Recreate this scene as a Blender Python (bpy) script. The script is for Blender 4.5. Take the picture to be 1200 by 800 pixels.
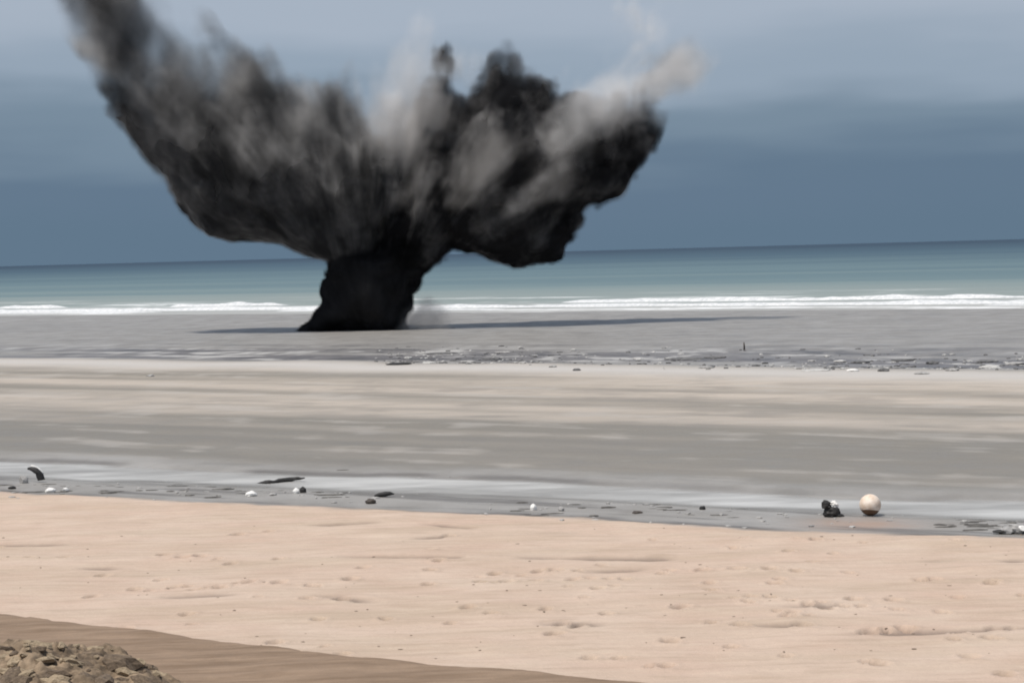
import bpy, bmesh, math, random
import numpy as np
from mathutils import Vector, Matrix, Euler

for o in list(bpy.data.objects):
    bpy.data.objects.remove(o, do_unlink=True)
SC = bpy.context.scene
COL = SC.collection
R = math.radians
rng = np.random.default_rng(7)
random.seed(7)

# ------------------------------------------------------------------ camera
CAM_H = 5.75
F_PX = 2200.0                      # focal length in pixels of the 1200 px wide photograph
PITCH = math.atan(104.0 / F_PX)    # looking a little down
ROLL = R(1.53)
cam_d = bpy.data.cameras.new('camera')
cam_d.sensor_width = 36.0
cam_d.lens = 36.0 * F_PX / 1200.0
cam_d.clip_start = 0.1
cam_d.clip_end = 200000.0
cam = bpy.data.objects.new('camera', cam_d)
COL.objects.link(cam)
cam.location = (0, 0, CAM_H)
CR = Matrix.Rotation(math.pi / 2 - PITCH, 3, 'X') @ Matrix.Rotation(-ROLL, 3, 'Z')
cam.rotation_euler = CR.to_euler()
SC.camera = cam

# ------------------------------------------------------------------ sky, sun, exposure
SUN_EL, SUN_AZ = R(68), R(-118)    # azimuth from +Y (seaward) towards +X: left and a little behind the camera
sun_dir = Vector((math.sin(SUN_AZ) * math.cos(SUN_EL), math.cos(SUN_AZ) * math.cos(SUN_EL), math.sin(SUN_EL)))
W = bpy.data.worlds.new('World')
SC.world = W
W.use_nodes = True
wn, wl = W.node_tree.nodes, W.node_tree.links
wn.clear()
w_out = wn.new('ShaderNodeOutputWorld')
w_bg = wn.new('ShaderNodeBackground')
w_sky = wn.new('ShaderNodeTexSky')
w_sky.sky_type = 'NISHITA'
w_sky.sun_disc = False
w_sky.sun_elevation = SUN_EL
w_sky.sun_rotation = SUN_AZ
w_sky.dust_density = 2.0
w_sky.altitude = 0
w_bg.inputs['Strength'].default_value = 0.1
w_geo = wn.new('ShaderNodeTexCoord')
w_sep = wn.new('ShaderNodeSeparateXYZ')
wl.new(w_geo.outputs['Generated'], w_sep.inputs[0])
# a slate-blue bank of murk low over the sea, thinning upwards; soft unevenness in it
w_map = wn.new('ShaderNodeMapping')
w_map.inputs['Scale'].default_value = (3.0, 3.0, 16.0)
wl.new(w_geo.outputs['Generated'], w_map.inputs[0])
w_noi = wn.new('ShaderNodeTexNoise')
w_noi.inputs['Scale'].default_value = 1.6
w_noi.inputs['Detail'].default_value = 3.0
wl.new(w_map.outputs[0], w_noi.inputs['Vector'])
w_m1 = wn.new('ShaderNodeMath'); w_m1.operation = 'MULTIPLY_ADD'
wl.new(w_noi.outputs[0], w_m1.inputs[0])
w_m1.inputs[1].default_value = 0.07
w_m1.inputs[2].default_value = -0.035
w_add = wn.new('ShaderNodeMath'); w_add.operation = 'ADD'
wl.new(w_sep.outputs['Z'], w_add.inputs[0])
wl.new(w_m1.outputs[0], w_add.inputs[1])
w_mr = wn.new('ShaderNodeMapRange')
w_mr.inputs['From Min'].default_value = 0.0
w_mr.inputs['From Max'].default_value = 0.25
wl.new(w_add.outputs[0], w_mr.inputs['Value'])
w_ramp = wn.new('ShaderNodeValToRGB')
cr = w_ramp.color_ramp
cr.interpolation = 'EASE'
SKY_STOPS = [(0.0, (.122, .188, .262)), (0.15, (.128, .192, .270)), (0.27, (.190, .262, .340)),
             (0.38, (.300, .375, .465)), (0.52, (.385, .450, .540)), (1.0, (.45, .51, .60))]
cr.elements[0].position, cr.elements[0].color = SKY_STOPS[0][0], (*SKY_STOPS[0][1], 1)
cr.elements[1].position, cr.elements[1].color = SKY_STOPS[-1][0], (*SKY_STOPS[-1][1], 1)
for p_, c_ in SKY_STOPS[1:-1]:
    e_ = cr.elements.new(p_); e_.color = (*c_, 1)
wl.new(w_mr.outputs[0], w_ramp.inputs[0])
w_sc = wn.new('ShaderNodeVectorMath'); w_sc.operation = 'SCALE'
w_sc.inputs['Scale'].default_value = 10.0
wl.new(w_ramp.outputs[0], w_sc.inputs[0])
w_mr2 = wn.new('ShaderNodeMapRange'); w_mr2.interpolation_type = 'SMOOTHSTEP'
w_mr2.inputs['From Min'].default_value = 0.10
w_mr2.inputs['From Max'].default_value = 0.5
w_mr2.inputs['To Max'].default_value = 0.6
wl.new(w_sep.outputs['Z'], w_mr2.inputs['Value'])
w_mix = wn.new('ShaderNodeMix'); w_mix.data_type = 'RGBA'
wl.new(w_mr2.outputs[0], w_mix.inputs[0])
wl.new(w_sc.outputs[0], w_mix.inputs[6])
wl.new(w_sky.outputs[0], w_mix.inputs[7])
wl.new(w_mix.outputs[2], w_bg.inputs['Color'])
wl.new(w_bg.outputs[0], w_out.inputs['Surface'])

sun_l = bpy.data.lights.new('sun', 'SUN')
sun_l.energy = 3.8
sun_l.angle = R(0.8)
sun_l.color = (1.0, 0.95, 0.88)
sun = bpy.data.objects.new('sun', sun_l)
COL.objects.link(sun)
sun.rotation_euler = (-sun_dir).to_track_quat('-Z', 'Y').to_euler()

SC.view_settings.view_transform = 'Standard'
SC.view_settings.look = 'None'
SC.view_settings.exposure = 0.0
SC.view_settings.gamma = 1.0
SC.render.engine = 'CYCLES'
SC.cycles.volume_bounces = 4
SC.cycles.max_bounces = 8
SC.cycles.transparent_max_bounces = 16
SC.cycles.volume_step_rate = 2.8
SC.cycles.volume_max_steps = 512
SC.cycles.use_denoising = True
SC.cycles.filter_width = 1.9         # the photograph is a soft video frame

# ------------------------------------------------------------------ helpers
CRn = np.array(CR)
def ray(px, py):
    d = CRn @ np.array([px - 600.0, 400.0 - py, -F_PX])
    return d / np.linalg.norm(d)
def ground(px, py, z=0.0):
    d = ray(px, py); t = (z - CAM_H) / d[2]
    return np.array([d[0] * t, d[1] * t, z])
def plane(px, py, Y):
    d = ray(px, py); t = Y / d[1]
    return np.array([d[0] * t, Y, CAM_H + d[2] * t])

def tag(o, label=None, cat=None, group=None, kind=None):
    if label: o['label'] = label
    if cat: o['category'] = cat
    if group: o['group'] = group
    if kind: o['kind'] = kind
    return o
def link(name, me, mat=None, parent=None):
    o = bpy.data.objects.new(name, me)
    COL.objects.link(o)
    if mat and me is not None and not me.materials: me.materials.append(mat)
    if parent: o.parent = parent
    return o
def empty(name, loc=(0, 0, 0), rz=0.0):
    o = bpy.data.objects.new(name, None)
    COL.objects.link(o); o.location = loc; o.rotation_euler = (0, 0, rz)
    o.empty_display_size = 0.3
    return o
def mesh_np(name, verts, quads, smooth=True, attrs=None):
    me = bpy.data.meshes.new(name)
    verts = np.asarray(verts, np.float32); quads = np.asarray(quads, np.int32)
    n, m, k = len(verts), len(quads), quads.shape[1]
    me.vertices.add(n); me.vertices.foreach_set('co', verts.ravel())
    me.loops.add(m * k); me.loops.foreach_set('vertex_index', quads.ravel())
    me.polygons.add(m)
    me.polygons.foreach_set('loop_start', np.arange(0, m * k, k, dtype=np.int32))
    me.polygons.foreach_set('loop_total', np.full(m, k, np.int32))
    me.polygons.foreach_set('use_smooth', np.full(m, smooth, bool))
    for nm, a in (attrs or {}).items():
        at = me.attributes.new(nm, 'FLOAT', 'POINT')
        at.data.foreach_set('value', np.asarray(a, np.float32).ravel())
    me.update(calc_edges=True)
    return me
def grid_quads(nr, nc):
    i = np.arange(nr - 1)[:, None] * nc + np.arange(nc - 1)[None, :]
    return np.stack([i, i + 1, i + nc + 1, i + nc], -1).reshape(-1, 4)

LAT = rng.random((64, 64, 64)).astype(np.float32)
def vn(x, y, z):                                   # smooth value noise, 0..1
    x = np.asarray(x, np.float32); y = np.asarray(y, np.float32); z = np.asarray(z, np.float32)
    xi, yi, zi = np.floor(x), np.floor(y), np.floor(z)
    fx, fy, fz = x - xi, y - yi, z - zi
    fx = fx * fx * (3 - 2 * fx); fy = fy * fy * (3 - 2 * fy); fz = fz * fz * (3 - 2 * fz)
    a, b, c = xi.astype(np.int32) & 63, yi.astype(np.int32) & 63, zi.astype(np.int32) & 63
    a1, b1, c1 = (a + 1) & 63, (b + 1) & 63, (c + 1) & 63
    L = LAT.ravel()
    g = lambda i, j, k: L[(i * 64 + j) * 64 + k]
    v0 = g(a, b, c) * (1 - fx) + g(a1, b, c) * fx
    v1 = g(a, b1, c) * (1 - fx) + g(a1, b1, c) * fx
    v2 = g(a, b, c1) * (1 - fx) + g(a1, b, c1) * fx
    v3 = g(a, b1, c1) * (1 - fx) + g(a1, b1, c1) * fx
    return (v0 * (1 - fy) + v1 * fy) * (1 - fz) + (v2 * (1 - fy) + v3 * fy) * fz
def fbm(x, y, z, o=4, lac=2.03, g=0.5):
    s, a, t = 0.0, 1.0, 0.0
    for k in range(o):
        s = s + a * vn(x + 17.3 * k, y + 5.1 * k, z + 9.7 * k); t += a
        a *= g; x, y, z = x * lac, y * lac, z * lac
    return s / t
def sstep(a, b, x):
    t = np.clip((x - a) / (b - a), 0, 1); return t * t * (3 - 2 * t)

class NT:                                           # tiny node-tree helper
    def __init__(s, name):
        s.m = bpy.data.materials.new(name); s.m.use_nodes = True
        s.t = s.m.node_tree; s.t.nodes.clear()
        s.out = s.t.nodes.new('ShaderNodeOutputMaterial')
    def n(s, typ, props=None, **inp):
        nd = s.t.nodes.new(typ)
        for k, v in (props or {}).items(): setattr(nd, k, v)
        for k, v in inp.items():
            key = k.replace('_', ' ')
            if key.startswith('i ') : key = int(key[2:])
            sock = nd.inputs[key]
            if isinstance(v, bpy.types.NodeSocket): s.t.links.new(v, sock)
            else: sock.default_value = v
        return nd
    def math(s, op, a, b=0.0, c=0.0):
        return s.n('ShaderNodeMath', {'operation': op}, i_0=a, i_1=b, i_2=c).outputs[0]
    def mix(s, f, a, b):
        nd = s.n('ShaderNodeMix', {'data_type': 'RGBA'})
        for i, v in ((0, f), (6, a), (7, b)):
            if isinstance(v, bpy.types.NodeSocket): s.t.links.new(v, nd.inputs[i])
            elif i == 0: nd.inputs[i].default_value = v
            else: nd.inputs[i].default_value = (*v, 1)
        return nd.outputs[2]
    def noise(s, vec, scale, detail=3.0, rough=0.5, map_scale=None):
        if map_scale:
            vec = s.n('ShaderNodeMapping', None, Vector=vec, Scale=map_scale).outputs[0]
        return s.n('ShaderNodeTexNoise', None, Vector=vec, Scale=scale, Detail=detail, Roughness=rough).outputs[0]
    def rng(s, v, a, b, c=0.0, d=1.0):
        return s.n('ShaderNodeMapRange', None, Value=v, From_Min=a, From_Max=b, To_Min=c, To_Max=d).outputs[0]
    def attr(s, nm):
        return s.n('ShaderNodeAttribute', {'attribute_name': nm}).outputs['Fac']
    def obj(s):
        return s.n('ShaderNodeTexCoord').outputs['Object']
    def link(s, a, b): s.t.links.new(a, b)

# ------------------------------------------------------------------ shore lines (read off the photograph, laid on the ground)
def gline(pts): return np.array([ground(*p)[:2] for p in pts])
E1 = gline([(0, 577), (300, 592), (600, 606), (900, 619), (1200, 629)])      # dry sand / runnel
E2 = gline([(0, 537), (300, 550), (600, 559), (900, 572), (1200, 581)])      # far edge of the runnel
E3 = gline([(0, 426), (300, 430), (600, 434), (900, 438), (1200, 443)])      # crest of the sand bar
E5 = gline([(0, 370), (300, 368), (600, 365), (900, 362), (1200, 361)])      # water's edge
dsh = E5[-1] - E5[0]; dsh /= np.linalg.norm(dsh)                              # along the shore
nsh = np.array([-dsh[1], dsh[0]])                                             # out to sea
P0 = E5[2]
def uv(x, y): return (x - P0[0]) * dsh[0] + (y - P0[1]) * dsh[1], (x - P0[0]) * nsh[0] + (y - P0[1]) * nsh[1]
def vline(E):
    u, v = uv(E[:, 0], E[:, 1]); i = np.argsort(u); return u[i], v[i]
L1, L2, L3 = vline(E1), vline(E2), vline(E3)

BANK = np.array([ground(x_, y_, .45)[:2] for x_, y_ in [(-900, 640), (-300, 690), (0, 722), (200, 746), (400, 773), (680, 800), (800, 816), (1500, 900)]])

PRINTS = [(95, 132), (185, 153), (145, 157), (265, 155), (60, 160), (370, 133), (447, 132), (530, 132), (605, 132), (665, 136),
          (395, 228), (80, 235), (540, 270), (685, 273), (840, 285), (515, 323), (370, 310), (1075, 345), (1155, 388), (835, 360),
          (960, 155), (995, 152), (895, 203), (905, 228), (1010, 232), (1045, 195), (660, 242), (465, 185), (630, 157), (180, 350),
          (800, 205), (735, 228), (1130, 155), (1180, 272), (1125, 300), (920, 275), (860, 365), (115, 268), (150, 273), (100, 292)]
PRINTS = [(600 + x / 2, 600 + y / 2) for x, y in PRINTS]
PRINTS += [(x / 2, 600 + y / 2) for x, y in [(580, 172), (655, 170), (735, 175), (820, 160), (455, 190), (515, 185), (800, 208),
           (745, 260), (1150, 245), (1125, 165), (1190, 162), (1005, 172), (240, 150), (215, 205), (375, 160), (315, 183),
           (540, 120), (630, 38), (558, 45), (385, 100), (430, 108), (475, 104), (720, 208), (440, 246), (850, 132), (1095, 230)]]
_pr = np.random.default_rng(21)
for _ in range(60):                                  # fainter, scattered prints
    PRINTS.append((_pr.uniform(-20, 1220), _pr.uniform(625, 790)))
for a_, b_, n_ in (((560, 672), (700, 664), 7), ((860, 700), (1010, 712), 8), ((180, 694), (300, 684), 7)):
    for q_ in range(n_):
        f_ = q_ / (n_ - 1); PRINTS.append((a_[0] + (b_[0] - a_[0]) * f_ + _pr.uniform(-5, 5), a_[1] + (b_[1] - a_[1]) * f_ + _pr.uniform(-3, 3)))
GROOVES = [((-20, 638), (75, 636)), ((400, 651), (1200, 651)), ((490, 628), (530, 626)), ((190, 703), (270, 701)), ((370, 700), (425, 707)),
           ((865, 735), (945, 737)), ((690, 667), (750, 665)), ((100, 666), (135, 666)), ((370, 612), (450, 609)), ((910, 712), (985, 712)),
           ((500, 610), (555, 617)), ((640, 733), (700, 735)), ((1010, 745), (1200, 735))]

def height(x, y, detail=True):
    """ground height and surface attributes at world x, y"""
    u, v = uv(x, y)
    wob = (fbm(u / 9.0, v / 5.0, 0.3, 3) - .5) + .5 * (fbm(u / 1.4, v / .9, 4.3, 4) - .5)
    l1 = np.interp(u, *L1) + wob * 1.5
    l2 = np.interp(u, *L2) + wob * 2.0
    l3 = np.interp(u, *L3) + (fbm(u / 7.0, 3.1, 2.2, 3) - .5) * 3.0
    # v grows seawards; ramps are blended edge by edge
    dry = 1 - sstep(-0.5, 0.5, v - l1 + .5 * (fbm(x / .5, y / .4, 1.9, 3) - .5))
    z = 0.10 + 0.012 * np.clip(l1 - v, 0, 25)
    z = z * (1 - sstep(-1.6, 0.5, v - l1))
    t = np.clip((v - l1) / np.maximum(l2 - l1, .5), 0, 1.0)
    run = sstep(-.1, .6, v - l1) * (1 - sstep(-.8, .6, v - l2))
    z = z - run * (0.03 + 0.12 * sstep(.20, .75, t + .35 * (fbm(u / 5.0, v / 1.0, 7.3, 4) - .5)))
    bar = np.clip((v - l2) / np.maximum(l3 - l2, 1), 0, 1)
    z = z + 0.26 * sstep(0.02, 0.95, bar) * (1 - sstep(0.0, 7.0, v - l3))
    swale = sstep(0.0, 7.0, v - l3)
    z = z - 0.03 * swale * (1 - sstep(-22, -6, v))
    z = z - 0.035 * np.clip(v + 1.5, 0, 200) * (v > -1.5)
    # near bank: darker damp earth bulldozed up along the lower left
    bx = np.interp(x, BANK[:, 0], BANK[:, 1])
    bd = bx + (fbm(x / 1.3, y / 1.3, 4.4, 3) - .5) * 0.5 - y
    bank = sstep(-0.15, 0.35, bd)
    z = z + 0.34 * sstep(-0.5, 0.55, bd) * 1.0 - 0.02 * np.clip(bd - .8, 0, 8)
    patch = np.zeros_like(z); dent = np.zeros_like(z)
    if detail:
        near = (1 - sstep(60, 90, y))
        z = z + near * dry * 0.10 * (fbm(x / 2.2, y / 1.6, 1.1, 4) - .5)
        z = z + near * dry * 0.026 * (fbm(x / 0.42, y / 0.30, 7.7, 3) - .5)
        z = z + near * dry * 0.075 * (fbm(x / 2.6, y / .34, 2.9, 3) - .5) * (.25 + sstep(-9, -1, v - l1))
        z = z + bank * 0.06 * (fbm(x / 1.4, y / .35, 3.7, 4) - .5)
        z = z + (1 - dry) * 0.05 * (fbm(u / 3.5, v / 1.1, 5.5, 4) - .5)
        z = z + swale * 0.05 * (fbm(u / 2.5, v / 1.0, 8.5, 4) - .5)
        pr = np.random.default_rng(3)
        for ip, (px, py) in enumerate(PRINTS):
            c = ground(px, py, 0.2)
            a = pr.uniform(-.5, .5); k = pr.uniform(.8, 1.15) if ip < 66 else pr.uniform(.55, 1.0)
            m = (np.abs(x - c[0]) < .9) & (np.abs(y - c[1]) < .9)
            if not m.any(): continue
            dx, dy = x[m] - c[0], y[m] - c[1]
            p, q = dx * math.cos(a) + dy * math.sin(a), -dx * math.sin(a) + dy * math.cos(a)
            rr = np.sqrt((p / (.13 * k)) ** 2 + (q / (.19 * k)) ** 2) * (1 + .5 * (vn(x[m] * 9, y[m] * 9, k) - .5))
            z[m] += -0.13 * k * (1 - sstep(.5, 1.0, rr)) + 0.022 * np.exp(-((rr - 1.25) / .3) ** 2)
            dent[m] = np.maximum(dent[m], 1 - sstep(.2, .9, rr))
        for (a0, a1) in GROOVES:
            A, B = ground(*a0, .2)[:2], ground(*a1, .2)[:2]
            d = B - A; L = np.linalg.norm(d); d /= L
            s = (x - A[0]) * d[0] + (y - A[1]) * d[1]
            w = -(x - A[0]) * d[1] + (y - A[1]) * d[0] + .25 * (vn(s / 1.3, L, .5) - .5)
            on = sstep(-.3, .3, s) * (1 - sstep(-.3, .3, s - L)) * sstep(.3, .55, vn(s / .9, L * 3, 1.5))
            z = z - on * 0.05 * np.exp(-(w / .14) ** 2) + on * .02 * np.exp(-((w - .3) / .15) ** 2)
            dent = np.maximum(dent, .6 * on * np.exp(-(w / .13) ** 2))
        c = ground(1010, 612)
        patch = np.exp(-(((x - c[0]) / 1.1) ** 2 + ((y - c[1]) / 1.0) ** 2)) * (.5 + .7 * fbm(x / .5, y / .5, 2.0, 3))
    wet = (1 - dry) * (1 - .75 * sstep(0.04, 0.9, bar) * (1 - sstep(0, 2.0, v - l3)))
    band = fbm(u / 34.0, v / 2.6, 6.6, 4)
    crest = np.exp(-((v - l3 + 2.2) / 3.2) ** 2)
    edge = np.exp(-((v - l1 - .30) / .34) ** 2) * sstep(.30, .62, fbm(u / 2.2, v / .8, 5.9, 4))
    edge = np.maximum(edge, run * .75 * sstep(.60, .72, fbm(u / 4.0, v / .55, 12.9, 4)))
    edge = np.maximum(edge, .85 * np.exp(-((v - l2) / .28) ** 2) * sstep(.42, .6, fbm(u / 5.0, .5, 15.9, 3)))
    thin = .6 * fbm(u / 7.0, (v + 2.2 * fbm(u / 8.0, v / 6.0, 30.1, 3)) / 1.0, 21.3, 4) + .4 * fbm(x / 1.6, y / 2.4, 18.3, 4)
    murk = swale * (1 - sstep(8, 26, v - l3)) * sstep(.30, .55, fbm(u / 14.0, v / 3.0, 3.9, 4))
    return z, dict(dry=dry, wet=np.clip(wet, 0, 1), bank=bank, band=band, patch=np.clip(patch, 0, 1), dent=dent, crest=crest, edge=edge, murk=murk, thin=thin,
                   low=1 - sstep(.12, .55, bar), bar=sstep(.0, .06, bar) * (1 - sstep(-.5, 2.5, v - l3)), swale=swale)
def gz(x, y):
    return float(height(np.array([float(x)]), np.array([float(y)]), False)[0][0])
def on_ground(px, py):
    p = ground(px, py, 0.0)
    for _ in range(6):
        p = ground(px, py, gz(p[0], p[1]))
    return p

# ------------------------------------------------------------------ ground sheet
def grow(start, step, g, end):
    out = [start]
    while out[-1] < end:
        step *= g; out.append(out[-1] + step)
    return out
yn = np.arange(22.0, 52.0, 0.055)
ys = np.array([-400, -200, -100, -50, -25, -10, 0, 6, 11, 15, 18, 20, 21.2] + list(yn) + grow(52.0, .055, 1.0135, 900.0))
xn = np.arange(-10.0, 10.001, 0.055)
xr = grow(10.05, .055, 1.034, 2500.0)
xs = np.array([-a for a in xr[::-1]] + list(xn) + xr)
X, Y = np.meshgrid(xs, ys)
Zg, AT = height(X, Y)
Zg = np.maximum(Zg, -12.0)
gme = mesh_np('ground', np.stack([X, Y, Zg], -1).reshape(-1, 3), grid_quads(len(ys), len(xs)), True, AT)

t = NT('beach_sand')
oc = t.obj()
dry, wet, bank = t.attr('dry'), t.attr('wet'), t.attr('bank')
band, patch, dent, bar, swale = t.attr('band'), t.attr('patch'), t.attr('dent'), t.attr('bar'), t.attr('swale')
crest, edge, murk = t.attr('crest'), t.attr('edge'), t.attr('murk')
n1 = t.noise(oc, 0.5, 5.0, 0.6)
thin = t.attr('thin')
nl = t.noise(oc, 1.0, 4.0, 0.6, (0.9, 5.0, 1.0))
n2 = t.noise(oc, 9.0, 5.0, 0.65)
n3 = t.noise(oc, 60.0, 3.0, 0.6)
ns = t.noise(oc, 1.0, 4.0, 0.55, (0.28, 1.1, 1.0))
dryc = t.mix(t.rng(n1, .35, .68), (.515, .383, .298), (.56, .442, .352))
dryc = t.mix(t.rng(ns, .42, .72, 0, .6), dryc, (.42, .33, .24))
dryc = t.mix(t.rng(nl, .52, .76, 0, .55), dryc, (.34, .255, .185))
dryc = t.mix(t.rng(nl, .46, .28, 0, .45), dryc, (.60, .49, .38))
dryc = t.mix(t.rng(n2, .5, .8, 0, .35), dryc, (.40, .30, .23))
dryc = t.mix(t.math('MULTIPLY', dent, 1.25), dryc, (.14, .105, .085))  # prints and grooves: damp sand tone, with the dents' shade painted into it
wetc = t.mix(t.rng(n1, .35, .65), (.255, .243, .225), (.325, .310, .288))
wetc = t.mix(t.rng(thin, .47, .33, 0, .6), wetc, (.15, .143, .13))
wetc = t.mix(t.rng(thin, .56, .70, 0, .5), wetc, (.34, .33, .31))
wetc = t.mix(t.math('MULTIPLY', patch, .8), wetc, (.36, .235, .165))
barc = t.mix(t.rng(band, .36, .64), (.225, .205, .172), (.45, .392, .330))
barc = t.mix(t.rng(ns, .45, .7, 0, .4), barc, (.24, .225, .20))
barc = t.mix(t.math('MULTIPLY', t.attr('low'), .8), barc, (.185, .172, .147))
barc = t.mix(t.rng(thin, .54, .66, 0, .45), barc, (.44, .405, .365))
barc = t.mix(t.rng(thin, .46, .34, 0, .4), barc, (.19, .175, .155))
barc = t.mix(t.math('MULTIPLY', crest, .9), barc, (.50, .475, .445))
swc = t.mix(t.rng(n1, .3, .7), (.215, .207, .195), (.285, .274, .257))
c1 = t.mix(bar, wetc, barc)
swc = t.mix(t.math('MULTIPLY', murk, .9), swc, (.125, .12, .125))
swc = t.mix(t.math('MULTIPLY', t.rng(thin, .53, .62), t.rng(murk, 0, .6, .15, .95)), swc, (.44, .43, .41))
swc = t.mix(t.math('MULTIPLY', t.rng(thin, .47, .38), t.rng(murk, 0, .6, .2, 1.0)), swc, (.085, .085, .09))
c2 = t.mix(swale, c1, swc)
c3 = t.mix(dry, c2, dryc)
c3 = t.mix(t.math('MULTIPLY', edge, .8), c3, (.085, .078, .072))
bkc = t.mix(t.rng(nl, .35, .65), (.190, .128, .082), (.29, .205, .14))
bkc = t.mix(t.rng(n2, .5, .75, 0, .4), bkc, (.20, .145, .10))
c4 = t.mix(bank, c3, bkc)
c5 = t.mix(t.rng(n3, .35, .75, 0, .22), c4, (.12, .10, .085))
rough = t.math('SUBTRACT', .92, t.math('MULTIPLY', t.math('MULTIPLY', wet, t.math('SUBTRACT', 1.0, bank)), t.rng(n1, .3, .7, .30, .52)))
bmp = t.n('ShaderNodeBump', None, Strength=.5, Distance=.03, Height=t.math('ADD', n2, t.math('MULTIPLY', n3, .4))).outputs[0]
bs = t.n('ShaderNodeBsdfPrincipled', None, Base_Color=c5, Roughness=rough, Normal=bmp)
bs.inputs['Specular IOR Level'].default_value = 0.35
t.link(bs.outputs[0], t.out.inputs['Surface'])
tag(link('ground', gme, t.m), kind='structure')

# ------------------------------------------------------------------ shallow water lying in the runnel
def water_mat(name, col, rough, bscale, bstr, foam=False):
    t = NT(name)
    oc = t.obj()
    a = t.noise(oc, bscale, 4.0, .6, (0.6, 1.0, 1.0))
    bmp = t.n('ShaderNodeBump', None, Strength=bstr, Distance=.06, Height=a).outputs[0]
    bs = t.n('ShaderNodeBsdfPrincipled', None, Roughness=rough, Normal=bmp, IOR=1.33)
    return t, bs, a
t, bs, a = water_mat('runnel_water', None, .07, 3.0, .12)
silt = t.noise(t.obj(), .5, 4.0, .6, (.35, 1.2, 1.0))
bs.inputs['Roughness'].default_value = .38
bs.inputs['Specular IOR Level'].default_value = .3
t.link(t.mix(t.rng(silt, .35, .65), (.40, .395, .38), (.52, .515, .495)), bs.inputs['Base Color'])
t.link(t.math('MULTIPLY', t.rng(silt, .3, .6, .6, .95), t.rng(t.attr('wd'), 0, 1)), bs.inputs['Alpha'])
t.link(bs.outputs[0], t.out.inputs['Surface'])
us = np.concatenate([np.linspace(-140, -32, 60), np.arange(-31.5, 60, .25), np.linspace(61, 140, 40)]); us = np.sort(us); NTS = 60
ts = np.linspace(-.3, 1.3, NTS)
U = us[None, :].repeat(NTS, 0)
V = np.interp(us, *L1)[None, :] * (1 - ts[:, None]) + np.interp(us, *L2)[None, :] * ts[:, None]
XX = P0[0] + U * dsh[0] + V * nsh[0]; YY = P0[1] + U * dsh[1] + V * nsh[1]
WZ = -.082
wd = np.clip(WZ - height(XX, YY)[0], 0, .06) / .06
tag(link('runnel_water', mesh_np('runnel_water', np.stack([XX, YY, np.full_like(XX, WZ)], -1).reshape(-1, 3), grid_quads(NTS, len(us)), True, dict(wd=wd)), t.m), kind='structure')

# ------------------------------------------------------------------ sea
vs = np.array(grow(-4.0, .25, 1.035, 60000.0))
ur = grow(0.0, .7, 1.045, 60000.0)
us = np.array([-q for q in ur[:0:-1]] + ur) - 10.0
U, V = np.meshgrid(us, vs)
SL = -0.06
amp = 0.16 * sstep(2, 30, V) * (1 - .8 * sstep(300, 900, V)) * (np.abs(U + 10) < 500)
ph = V / 3.4 + 2.2 * fbm(U / 40, V / 50, .5, 3)
Zs = SL + amp * (np.sin(ph) * .7 + 1.2 * (fbm(U / 9, V / 2.4, 3.3, 3) - .5))
depth = np.log10(np.clip(V, 1, None))
foamA = sstep(.0, 1.0, (fbm(U / 16, V / 3.2, 1.7, 4) - .50) * 7) * (1 - sstep(14, 34, V))
foamA = np.maximum(foamA, sstep(.55, .72, fbm(U / 20, V / 2.2, 9.7, 4)) * sstep(20, 30, V) * (1 - sstep(45, 75, V)) * .7)
XX = P0[0] + U * dsh[0] + V * nsh[0]; YY = P0[1] + U * dsh[1] + V * nsh[1]
sme = mesh_np('sea', np.stack([XX, YY, Zs], -1).reshape(-1, 3), grid_quads(len(vs), len(us)), True,
              dict(depth=depth, foam=foamA, band=fbm(U / 220, V / 26, 4.2, 4)))
t, bs, a = water_mat('sea_water', None, .35, .35, .8)
dp = t.attr('depth')
ramp = t.n('ShaderNodeValToRGB', None, Fac=t.rng(t.math('ADD', dp, t.rng(t.attr('band'), .3, .7, -.13, .13)), 0.8, 3.6))
e = ramp.color_ramp.elements
SEA = [(0.0, (.36, .36, .34)), (.20, (.32, .335, .32)), (.30, (.23, .265, .25)), (.42, (.15, .205, .208)), (.57, (.098, .155, .172)), (.78, (.036, .076, .106)), (1.0, (.012, .034, .060))]
e[0].position, e[0].color = SEA[0][0], (*SEA[0][1], 1)
e[1].position, e[1].color = SEA[-1][0], (*SEA[-1][1], 1)
for p_, c_ in SEA[1:-1]:
    q = e.new(p_); q.color = (*c_, 1)
fm = t.math('MULTIPLY', t.attr('foam'), t.rng(t.noise(t.obj(), .8, 4.0, .7, (.5, 1, 1)), .35, .55))
bs.inputs['Specular IOR Level'].default_value = .06
t.link(t.mix(fm, ramp.outputs[0], (.78, .79, .79)), bs.inputs['Base Color'])
t.link(t.math('ADD', .38, t.math('MULTIPLY', fm, .5)), bs.inputs['Roughness'])
t.link(bs.outputs[0], t.out.inputs['Surface'])
tag(link('sea', sme, t.m), kind='structure')

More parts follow.
